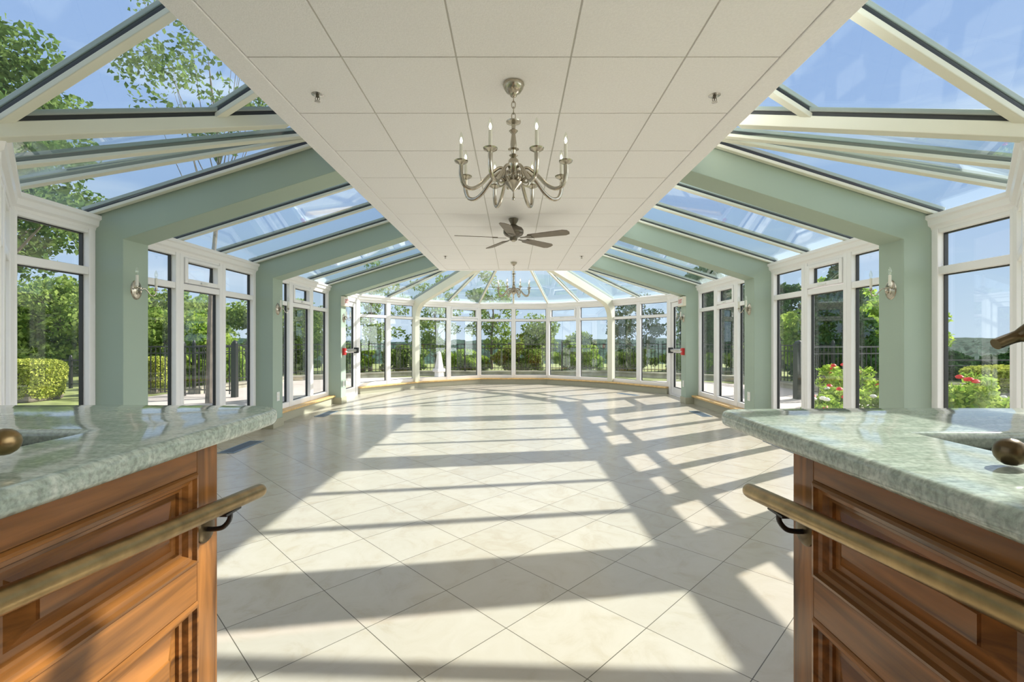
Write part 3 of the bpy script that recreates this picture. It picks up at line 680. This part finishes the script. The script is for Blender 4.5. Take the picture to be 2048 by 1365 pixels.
# ------------------------------------------------------------------ sprinklers
def sprinkler():
    t = thing('sprinkler_head', (0, 0, 0), 'x', 'sprinkler', 'chrome sprinklers in the ceiling tiles')
    part(MB().lathe([(0.0, -0.003), (0.030, -0.003), (0.036, -0.001), (0.036, 0.0005)], (0, 0, 0), 24), 'escutcheon', steel, t)
    m = MB().lathe([(0.010, -0.003), (0.010, -0.014), (0.007, -0.018)], (0, 0, 0), 14)
    m.tube(spline([(0.009, 0, -0.014), (0.013, 0, -0.028), (0.003, 0, -0.042)], 4), 0.002, 6).tube(spline([(-0.009, 0, -0.014), (-0.013, 0, -0.028), (-0.003, 0, -0.042)], 4), 0.002, 6)
    m.lathe([(0.003, -0.016), (0.003, -0.042)], (0, 0, 0), 8)
    part(m, 'frame', pewter, t)
    part(MB().lathe([(0.0, -0.046), (0.017, -0.045), (0.017, -0.042), (0.0, -0.041)], (0, 0, 0), 16), 'deflector', steel, t)
    return t
spots = [(-1.20, 2.85, 'chrome sprinkler head on the near ceiling tiles left of the chandelier'), (1.235, 2.86, 'chrome sprinkler head on the near ceiling tiles right of the chandelier'),
         (-1.21, 8.27, 'tiny sprinkler head at the far end of the ceiling, left side'), (1.21, 8.27, 'tiny sprinkler head at the far end of the ceiling, right side')]
s0 = sprinkler()
for i, (x, y, lb) in enumerate(spots):
    s = s0 if i == 0 else copy_tree(s0); s.location = (x*K, y*K, ZC); s.scale = (K, K, K); s['label'] = lb

# ------------------------------------------------------------------ wall sconces (local: plate on the plane x=0, arms towards +x)
def sconce():
    t = thing('wall_sconce', (0, 0, 0), 'x', 'wall sconce', 'two-armed candle sconces on the arches')
    Mp = Matrix.Rotation(PI/2, 4, 'Y')
    part(MB(Mp).lathe([(0.0, 0.022), (0.020, 0.020), (0.030, 0.014), (0.040, 0.012), (0.046, 0.007), (0.055, 0.006), (0.060, 0.0)], (0, 0, 0), 32, 1.35, 0.95), 'backplate', chrome, t)
    part(MB().lathe([(0, -0.030), (0.010, -0.022), (0.016, -0.005), (0.010, 0.010), (0.016, 0.022), (0.008, 0.034), (0, 0.04)], (0.030, 0, -0.004), 20), 'boss', chrome, t)
    for s in (1, -1):
        pts = spline([(0.030, 0.004*s, -0.002), (0.040, 0.030*s, 0.014), (0.052, 0.052*s, -0.006), (0.065, 0.072*s, -0.040), (0.080, 0.092*s, -0.034), (0.086, 0.098*s, -0.010), (0.086, 0.098*s, 0.004)], 5)
        arm = part(MB().tube(pts, 0.0048, 10), 'arm', chrome, t)
        part(MB().lathe([(0.005, 0.0), (0.022, 0.006), (0.023, 0.009), (0.009, 0.009), (0.010, 0.022), (0, 0.023)], (0.086, 0.098*s, 0), 18), 'cup', chrome, arm)
        b_ = bulb_parts(math.hypot(0.086, 0.098), 0.020, 0.086/math.hypot(0.086, 0.098), 0.098*s/math.hypot(0.086, 0.098), arm, False)
    return t
s0 = sconce(); first = True
for k, (y0, y1) in enumerate(AR):
    for sx in (-1, 1):
        s = s0 if first else copy_tree(s0); first = False
        s.location = (sx*(XI-0.001), (y0+y1)/2, EYE + 0.415); s.rotation_euler = (0, 0, 0 if sx < 0 else PI)
        s['label'] = 'nickel two-candle wall sconce on the %s arch on the %s, %s' % (('nearest', 'middle', 'farthest')[k], 'left' if sx < 0 else 'right', ('above the counter end', 'above the outlet', 'under the exit sign')[k])

# exit signs, fire pull stations, outlets
def text_mesh(txt, size, depth, mat, name, parent, M):
    cu = bpy.data.curves.new(name, 'FONT'); cu.body = txt; cu.size = size; cu.extrude = depth; cu.align_x = 'CENTER'; cu.align_y = 'CENTER'; cu.offset = size*0.004
    tmp = bpy.data.objects.new('tmp', cu); COL.objects.link(tmp); dg = bpy.context.evaluated_depsgraph_get()
    me = bpy.data.meshes.new_from_object(tmp.evaluated_get(dg)); bpy.data.objects.remove(tmp); bpy.data.curves.remove(cu)
    me.transform(M); me.materials.clear(); me.materials.append(mat); me.name = name
    o = bpy.data.objects.new(name, me); COL.objects.link(o); o.parent = parent; return o
for sx in (-1, 1):
    side = 'left' if sx < 0 else 'right'
    rz = 0 if sx < 0 else PI
    t = thing('exit_sign', (sx*(XI-0.001), 8.38, EYE + 0.71), 'small cream EXIT sign with red letters, high on the far %s arch' % side, 'exit sign', None, rz)
    part(MB().box((0, -0.135, -0.085), (0.055, 0.135, 0.085)), 'housing', beige, t, 0.006)
    part(MB().box((0.055, -0.118, -0.068), (0.057, 0.118, 0.068)), 'face', plastic, t, 0.001)
    text_mesh('EXIT', 0.105, 0.001, red, 'lettering', t, Matrix.Translation((0.0585, 0, 0)) @ Matrix.Rotation(PI/2, 4, 'Z') @ Matrix.Rotation(PI/2, 4, 'X') @ Matrix.Diagonal((0.85, 1, 1, 1)))
    t = thing('fire_pull_station', (sx*(XI-0.001), 8.36, 0.93), 'red fire alarm pull station on the far %s arch' % side, 'fire alarm', None, rz)
    part(MB().box((0, -0.045, -0.062), (0.045, 0.045, 0.062)), 'housing', red, t, 0.004)
    part(MB().box((0.046, -0.03, -0.012), (0.062, 0.03, 0.010)), 'pull_handle', plastic, t, 0.003)
    for (y, z, lb) in ((6.045, 0.40, 'white duplex outlet low on the middle %s arch' % side), (8.38, 0.35, 'white outlet low on the far %s arch' % side)):
        t = thing('wall_outlet', (sx*(XI-0.001), y, z), lb, 'outlet', 'outlets low on the arches', rz)
        part(MB().box((0, -0.036, -0.058), (0.006, 0.036, 0.058)), 'cover_plate', plastic, t, 0.002)
        m = MB()
        for zz in (-0.024, 0.024): m.box((0.006, -0.015, zz-0.013), (0.0085, 0.015, zz+0.013))
        part(m, 'socket', candle, t, 0.001)

# floor registers
def register(x, y, rz, L, W, label):
    t = thing('floor_vent', (x, y, 0), label, 'floor vent', 'metal floor vents along the windows', rz)
    m = MB().box((-W/2, -L/2, 0.0002), (-W/2+0.018, L/2, 0.006)).box((W/2-0.018, -L/2, 0.0002), (W/2, L/2, 0.006)).box((-W/2+0.018, -L/2, 0.0002), (W/2-0.018, -L/2+0.018, 0.006)).box((-W/2+0.018, L/2-0.018, 0.0002), (W/2-0.018, L/2, 0.006))
    part(m, 'frame', ventm, t, 0.001)
    m = MB(); n = int(L/0.022)
    for i in range(1, n): yy = -L/2 + L*i/n; m.box((-W/2+0.018, yy-0.0045, 0.001), (W/2-0.018, yy+0.0045, 0.005))
    part(m, 'louvre', ventm, t); part(MB().box((-W/2+0.004, -L/2+0.004, 0.0003), (W/2-0.004, L/2-0.004, 0.001)), 'damper', inner_dark, t)
register(-2.87, 4.92, 0, 0.57, 0.17, 'blue-grey metal floor vent in the shade beside the left counter end')
register(2.87, 4.92, 0, 0.57, 0.17, 'metal floor vent half hidden behind the right counter')
register(-2.87, 7.15, 0, 0.55, 0.15, 'floor vent under the left windows between middle and far arch')
register(2.87, 7.15, 0, 0.55, 0.15, 'floor vent under the right windows between middle and far arch')
register(2.40, 9.75, math.radians(35), 0.5, 0.15, 'floor vent near the right exit door')

# ------------------------------------------------------------------ outside: ground
struct(MB().box((-34, -30, -0.5), (24, 24, -0.06)), 'ground', grass, 'lawn around the conservatory')
pp = [(-7.6, 2.0), (7.4, 2.0), (7.4, 11.0), (5.4, 13.2), (2.0, 14.0), (-2.0, 15.3), (-6.8, 14.0), (-7.6, 11.0)]
pt = struct(MB().prism([(x, y, -0.07) for x, y in pp], (0, 0, 0.03)), 'patio', patio_m, 'pale stone patio around the glass bays')
struct(MB().prism([(3.6, 3.0, -0.045), (8.6, 4.0, -0.045), (9.2, 8.8, -0.045), (3.9, 7.4, -0.045)], (0, 0, 0.03)), 'flower_bed', soil, 'planting bed outside the right windows')

# low stone wall under the far railing
wl = [(7.0, 10.2), (6.6, 13.6), (3.3, 15.9), (-3.3, 15.9), (-6.6, 13.6), (-7.0, 10.2)]
o = MB().sweep(wl, [(-0.16, -0.07), (0.16, -0.07), (0.15, 0.06), (-0.15, 0.06)]).build('stone_wall', rock); tag(o, 'low field stone wall beneath the black railing round the patio', 'stone wall')
o = MB().sweep(wl, [(-0.18, 0.06), (0.18, 0.06), (0.18, 0.10), (-0.18, 0.10)]).build('coping', rock); o.parent = bpy.data.objects['stone_wall']
def fence(name, pts, z0, z1, label, post=1.8, bars=True, pr=0.028):
    t = thing(name, (pts[0][0], pts[0][1], z0), label, 'fence'); o = Vector((pts[0][0], pts[0][1], z0))
    rl = MB(Matrix.Translation(-o)); pk = MB(Matrix.Translation(-o))
    for a, b_ in zip(pts[:-1], pts[1:]):
        A, B = Vector((*a, 0)), Vector((*b_, 0)); L = (B-A).length
        for z, h in ((z1-0.02, 0.03), (z1-0.16, 0.022), (z0+0.10, 0.022)):
            rl.beam(A + Vector((0, 0, z)), B + Vector((0, 0, z)), (0, 0, 1), 0.03, -h/2, h/2)
        if bars:
            n = int(L/0.115)
            for i in range(1, n):
                p = A.lerp(B, i/n); pk.box((p.x-0.008, p.y-0.008, z0+0.02), (p.x+0.008, p.y+0.008, z1-0.02))
        n = max(1, round(L/post))
        for i in range(n+1):
            if i == n and b_ != pts[-1]: continue
            p = A.lerp(B, i/n)
            ps = MB(Matrix.Translation(-o)).box((p.x-pr, p.y-pr, z0-0.05), (p.x+pr, p.y+pr, z1+0.05)).lathe([(0.0, z1+0.12), (pr*0.9, z1+0.09), (pr*1.1, z1+0.05), (pr*0.7, z1+0.04)], (p.x, p.y, 0), 10)
            part(ps, 'post', blackiron, t)
    part(rl, 'rail', blackiron, t)
    if bars: part(pk, 'picket_panel', blackiron, t)
fence('iron_railing', wl, 0.10, 1.03, 'black iron railing on the stone wall beyond the far windows')
fence('iron_fence', [(-5.75, 9.6), (-8.2, 10.0)], 0.0, 1.02, 'black iron gate fence seen through the left middle windows', 1.4, True, 0.05)
fence('iron_fence', [(5.70, 9.3), (8.2, 9.8)], 0.0, 1.02, 'black iron gate fence with thick post outside the right middle windows', 2.5, True, 0.075)
fence('wire_fence', [(-9.3, 11.6), (-14.5, 11.6)], -0.05, 0.66, 'dark lawn fence behind the clipped hedge at far left', 1.6, False)
fence('wire_fence', [(9.6, 11.6), (20, 11.6)], -0.05, 0.66, 'dark lawn fence crossing in front of the distant hills at far right', 3.0, False)

# garden obelisk
t = thing('garden_obelisk', (-2.38, 14.9, -0.04), 'white tapered obelisk on a pedestal on the patio behind the far windows', 'obelisk')
part(MB().lathe([(0.17, 0), (0.17, 0.03), (0.15, 0.05), (0.15, 0.17), (0.0, 0.17)], (0, 0, 0), 4), 'pedestal', stonew, t, 0.01)
part(MB().lathe([(0.19, 0.17), (0.22, 0.19), (0.22, 0.26), (0.19, 0.28), (0.0, 0.28)], (0, 0, 0), 4), 'cap_block', stonew, t, 0.01)
part(MB().lathe([(0.145, 0.28), (0.06, 0.80), (0.0, 0.84)], (0, 0, 0), 4), 'shaft', stonew, t, 0.01)

# ------------------------------------------------------------------ planting
def leaves_mesh(name, C, size, mat, parent, flat=0.0, elong=1.6):
    """C: N x 3 leaf centres; each leaf a bent two-quad blade"""
    rng = np.random.default_rng(len(C) + int(abs(C[0].sum())*10)); n = len(C)
    a = rng.normal(size=(n, 3)); a /= np.linalg.norm(a, axis=1)[:, None]
    b_ = rng.normal(size=(n, 3)); b_ -= a*(a*b_).sum(1)[:, None]; b_ /= np.linalg.norm(b_, axis=1)[:, None]
    nrm = np.cross(a, b_); s = size*rng.uniform(0.6, 1.3, n)[:, None]
    L = a*s*elong/2; W = b_*s/2; h = nrm*s*0.18
    V = np.stack([C-L, C-W+h, C+L, C+W+h], axis=1).reshape(-1, 3)
    idx = np.arange(n)*4
    Fc = np.concatenate([np.stack([idx, idx+1, idx+2], 1), np.stack([idx, idx+2, idx+3], 1)])
    me = bpy.data.meshes.new(name); me.vertices.add(len(V)); me.vertices.foreach_set('co', V.astype(np.float32).ravel())
    me.loops.add(Fc.size); me.loops.foreach_set('vertex_index', Fc.astype(np.int32).ravel())
    me.polygons.add(len(Fc)); me.polygons.foreach_set('loop_start', np.arange(0, Fc.size, 3, dtype=np.int32))
    me.materials.append(mat); me.update(calc_edges=True)
    o = bpy.data.objects.new(name, me); COL.objects.link(o); o.parent = parent; return o
def clumps(rng, centres, r, per):
    out = []
    for c_ in centres:
        d = rng.normal(size=(per, 3)); d /= np.linalg.norm(d, axis=1)[:, None]
        out.append(np.array(c_) + d*(rng.uniform(0.35, 1, per)**0.6)[:, None]*np.array(r))
    return np.concatenate(out)
def tree(name, loc, height, crown, label, cat='tree', mat=None, nclump=60, per=90, leaf=0.09, cr=0.5, seed=1, zlow=0.3, trunk=0.12, group=None, cone=False):
    """crown = (rx, ry) half-widths; crown from zlow*height to height"""
    rng = np.random.default_rng(seed); t = thing(name, loc, label, cat, group)
    cz = height*(1+zlow)/2; rz = height*(1-zlow)/2; cs = []
    while len(cs) < nclump:
        p = rng.uniform(-1, 1, 3)
        if cone:
            k = (1-p[2])/2
            rr = math.hypot(p[0], p[1])
            if rr > k + 0.05 or rr < k*0.4: continue
        elif np.dot(p, p) > 1 or np.dot(p, p) < 0.12: continue
        cs.append((p[0]*crown[0], p[1]*crown[1], cz + p[2]*rz))
    m = MB(); top = height*(0.9 if cone else 0.8)
    tp = spline([(0, 0, -0.1), (rng.uniform(-.05, .05)*height*0.3, 0, top*0.35), (rng.uniform(-.05, .05)*height*0.4, rng.uniform(-.05, .05)*height*0.3, top*0.7), (0, 0, top)], 4)
    m.tube(tp, [trunk*(1 - 0.85*i/(len(tp)-1)) for i in range(len(tp))], 8)
    if not cone:
        for c_ in cs[::2]:
            zb = max(height*0.15, min(top*0.9, c_[2]*0.62)); k = zb/top; base = tp[min(len(tp)-1, int(k*(len(tp)-1)))]
            e = Vector(c_); mid = base.lerp(e, 0.5) + Vector((0, 0, -0.04*height)); q = trunk*0.28*(1-0.5*k)
            m.tube(spline([base, mid, e], 3), [q, q*.9, q*.8, q*.65, q*.5, q*.35, q*.2], 5)
    part(m, 'trunk', bark, t)
    P = clumps(rng, cs, (cr, cr, cr*0.7), per)
    leaves_mesh('foliage', P, leaf, mat or leaf_mid, t)
    return t
def hedge(name, loc, size, label, seed, n=9000, mat=None, leaf=0.035, rz=0):
    t = thing(name, loc, label, 'hedge', None, rz); rng = np.random.default_rng(seed); sx_, sy_, sz_ = size
    p = rng.uniform(-1, 1, (n*2, 3)); q = (np.abs(p)**5).sum(1)**(1/5); p = p/q[:, None]; p = p[:n]
    p *= (0.94 + 0.09*rng.random(n))[:, None]; tap = 0.86 + 0.14*(p[:, 2:3]+1)/2
    P = np.concatenate([p[:, :2]*tap*np.array([sx_/2, sy_/2]), (p[:, 2:3]+1)*sz_/2], 1)
    leaves_mesh('foliage', P, leaf, mat or leaf_hedge, t)
    w = 0.93
    c_ = MB(); c_.prism([(-sx_/2*w*.86, -sy_/2*w*.86, 0.0), (sx_/2*w*.86, -sy_/2*w*.86, 0.0), (sx_/2*w*.86, sy_/2*w*.86, 0.0), (-sx_/2*w*.86, sy_/2*w*.86, 0.0)], (0, 0, sz_*0.95))
    part(c_, 'branches', bark, t, 0.05)
G = -0.06
hedge('clipped_hedge', (-9.75, 9.2, G), (1.35, 0.9, 0.80), 'clipped golden box hedge on the lawn beyond the nearest left window', 3, 16000)
hedge('clipped_hedge', (-8.35, 10.7, G), (0.9, 0.8, 0.80), 'clipped golden box bush beside the first left arch', 4, 12000)
hedge('clipped_hedge', (12.55, 10.4, G), (4.6, 1.2, 0.62), 'long clipped hedge on the right lawn behind the roses', 5, 26000, None, 0.045)

# trees on the left
tree('oak_tree', (-10.9, 8.9, G), 7.4, (2.6, 2.2), 'big leafy oak tree overhanging the glass roof on the left', 'tree', leaf_deep, 90, 330, 0.085, 0.62, 11, 0.30, 0.24)
tree('birch_tree', (-5.7, 8.7, G), 8.0, (1.7, 1.4), 'tall airy tree with thin branches above the left roof glass', 'tree', leaf_deep, 34, 85, 0.068, 0.42, 17, 0.60, 0.06)
tree('maple_tree', (-15.9, 16.4, G), 3.1, (2.7, 2.0), 'round green tree beyond the lawn fence on the left', 'tree', leaf_mid, 80, 230, 0.10, 0.6, 13, 0.05, 0.2)
tree('maple_tree', (-10.7, 13.9, G), 2.3, (1.7, 1.2), 'bushy green tree behind the hedge on the left', 'tree', leaf_mid, 60, 230, 0.085, 0.45, 14, 0.05, 0.15)
tree('maple_tree', (-17.5, 22, G), 3.6, (4.2, 3.0), 'pale wide tree far back on the left', 'tree', leaf_mid, 70, 230, 0.13, 0.7, 15, 0.05, 0.2)
tree('arborvitae', (-8.2, 12.6, G), 2.3, (0.85, 0.85), 'bright green conical evergreen outside the left middle windows', 'tree', leaf_bright, 90, 150, 0.07, 0.28, 16, 0.02, 0.08, None, True)
tree('maple_tree', (-8.8, 17.9, G), 2.9, (1.9, 1.5), 'dense tree behind the left railing corner', 'tree', leaf_mid, 60, 210, 0.09, 0.5, 18, 0.05, 0.15)
# far side, beyond the railing
far_t = [(-5.6, 18.2, 4.4, 1.4, 21, 'leafy shrub tree behind the railing, left end of the far view'), (-3.1, 18.6, 3.9, 1.2, 22, 'loose tree rising behind the white obelisk'),
         (-0.9, 19.4, 4.0, 0.9, 23, 'loose tree behind the railing left of centre'), (0.95, 18.6, 2.3, 0.7, 24, 'young tree behind the railing just right of centre'),
         (2.75, 19.3, 1.45, 0.6, 26, 'low bushy tree behind the railing right of centre'), (5.1, 19.2, 3.1, 1.2, 25, 'dark tree behind the railing at the right corner of the far view')]
for (x, y, h, r, sd_, lb) in far_t:
    tree('garden_tree', (x, y, G), h, (r, r), lb, 'tree', leaf_mid if sd_ != 25 else leaf_dark, 34, 110, 0.075, 0.36, sd_, 0.15, 0.07, 'trees beyond the far railing')
for i in range(9):
    x = -8 + i*2.05
    tree('shrub', (x, 16.9 + 0.2*math.sin(i*2.3), G), 1.0 + 0.12*math.sin(i*1.7), (0.92, 0.5), '%s shrub in the green row right behind the far railing' % ('leftmost', 'second', 'third', 'fourth', 'middle', 'sixth', 'seventh', 'eighth', 'rightmost')[i], 'shrub', leaf_bright if i % 2 else leaf_mid, 38, 150, 0.07, 0.22, 40+i, 0.02, 0.04, 'shrubs behind the far railing')
# right
tree('arborvitae', (8.35, 12.0, G), 3.5, (0.95, 0.95), 'tall dark conical evergreen outside the right middle window', 'tree', leaf_dark, 130, 170, 0.08, 0.30, 31, 0.02, 0.1, None, True)
tree('maple_tree', (10.0, 14.9, G), 2.9, (1.3, 1.1), 'bright green tree behind the gate fence on the right', 'tree', leaf_bright, 60, 190, 0.11, 0.5, 32, 0.05, 0.12)
tree('maple_tree', (10.6, 19.8, G), 3.6, (1.8, 1.6), 'dark tree beyond the right side railing', 'tree', leaf_dark, 70, 200, 0.13, 0.6, 33, 0.05, 0.14)
tree('maple_tree', (7.7, 18.2, G), 4.0, (1.3, 1.1), 'tall dark tree seen through the right angled bay windows', 'tree', leaf_dark, 70, 200, 0.12, 0.55, 34, 0.05, 0.13)
tree('maple_tree', (15.2, 19.5, G), 3.2, (2.1, 1.8), 'light green tree far back on the right', 'tree', leaf_bright, 50, 170, 0.13, 0.6, 35, 0.05, 0.12)

for i, (x, y, h_, lb) in enumerate(((13.2, 14.2, 0.85, 'dark low shrub beyond the right lawn fence, nearest the window post'), (16.2, 14.6, 0.9, 'dark low shrub beyond the right lawn fence, middle of three'), (19.4, 14.4, 0.85, 'dark low shrub beyond the right lawn fence, farthest right'))):
    tree('shrub', (x, y, G), h_, (1.5, 0.6), lb, 'shrub', leaf_dark, 60, 190, 0.08, 0.25, 80+i, 0.02, 0.04)

# roses in the bed outside the right windows
def rose_bush(loc, h, r, seed, label, nr=7, white_f=False):
    rng = np.random.default_rng(seed); t = thing('rose_bush', loc, label, 'rose bush', 'rose bushes in the right flower bed')
    cs = [(rng.uniform(-r, r), rng.uniform(-r, r), rng.uniform(0.25, 0.95)*h) for _ in range(26)]
    m = MB()
    for c_ in cs[::2]: m.tube(spline([(c_[0]*0.15, c_[1]*0.15, 0), (c_[0]*0.6, c_[1]*0.6, c_[2]*0.6), c_], 3), 0.006, 5)
    part(m, 'stem', bark, t)
    leaves_mesh('foliage', clumps(rng, cs, (0.13, 0.13, 0.10), 60), 0.045, leaf_bright, t)
    for k in range(nr):
        p = (rng.uniform(-r, r)*0.9, rng.uniform(-r, r)*0.9, h*rng.uniform(0.7, 1.12))
        f = MB()
        for j, (ro, z0_, z1_) in enumerate(((0.022, 0.0, 0.035), (0.034, -0.004, 0.028), (0.045, -0.006, 0.016))):
            f.lathe([(0.006, z0_-0.006), (ro*0.75, z0_), (ro, z1_), (ro*0.86, z1_+0.004), (ro*0.6, z0_+0.006)], p, 9)
        part(f, 'rose_bloom', petal_w if (white_f and k % 2) else petal_r, t)
rb = [(5.85, 6.0, 0.70, 0.24, 'large rose bush with a coral bloom outside the nearest right window', 5, False), (5.75, 8.1, 0.66, 0.32, 'rose bush with pink blooms behind the middle of the right windows', 6, False),
      (4.95, 7.0, 0.40, 0.32, 'low white and red flowering bush against the right window', 9, True), (5.75, 7.1, 0.50, 0.27, 'rose bush beside the first right arch, red bloom on top', 6, False),
      (7.3, 6.9, 0.26, 0.50, 'low flowering bush toward the right lawn', 7, True), (6.6, 7.9, 0.38, 0.45, 'leafy rose bush at the back of the right flower bed', 5, False), (4.3, 6.4, 0.32, 0.26, 'small flowering plant at the near left end of the flower bed', 6, True)]
for i, (x, y, h_, r_, lb, nr, wf) in enumerate(rb): rose_bush((x, y, -0.02), h_, r_, 60+i, lb, nr, wf)

# distant wooded hills and valley
def hills(name, y, x0, x1, hb, amp, seed, depth, mat, label, fine=1.0):
    rng = np.random.default_rng(seed); nx, ny = 220, 14; V = []; Fc = []
    ph = rng.uniform(0, 6.28, 8)
    for j in range(ny):
        for i in range(nx):
            x = x0 + (x1-x0)*i/(nx-1); v = j/(ny-1)
            prof = math.sin(v*PI/2)
            hh = hb + amp*(0.5*math.sin(x*0.006+ph[0]) + 0.3*math.sin(x*0.017+ph[1]) + 0.2*math.sin(x*0.04+ph[2]))
            V.append((x, y + depth*v, -14 + (hh+14)*prof + fine*rng.uniform(-0.5, 0.5)))
    for j in range(ny-1):
        for i in range(nx-1):
            a = j*nx+i; Fc.append((a, a+1, a+nx+1, a+nx))
    m = MB(); m.v = V; m.f = Fc
    struct(m, name, mat, label)
hills('hills', 900, -1600, 1600, 2, 9, 3, 320, forest, 'low wooded hills on the horizon', 2.5)
rng = np.random.default_rng(8); V = []; Fc = []; nx, ny = 260, 90
for j in range(ny):
    v = (j/(ny-1))**1.8
    for i in range(nx):
        y = 22 + 560*v; x = (i/(nx-1)-0.5)*(180 + 1500*v)
        V.append((x, y, -3.2 - 3.0*math.sin(v*PI) + 2.0*v + 1.1*math.sin(x*0.05 + y*0.02) + (0.5 + 5.0*v)*rng.uniform(-0.5, 0.6)))
for j in range(ny-1):
    for i in range(nx-1): a = j*nx+i; Fc.append((a, a+1, a+nx+1, a+nx))
m = MB(); m.v = V; m.f = Fc; struct(m, 'woodland', forest, 'wooded valley falling away beyond the garden')
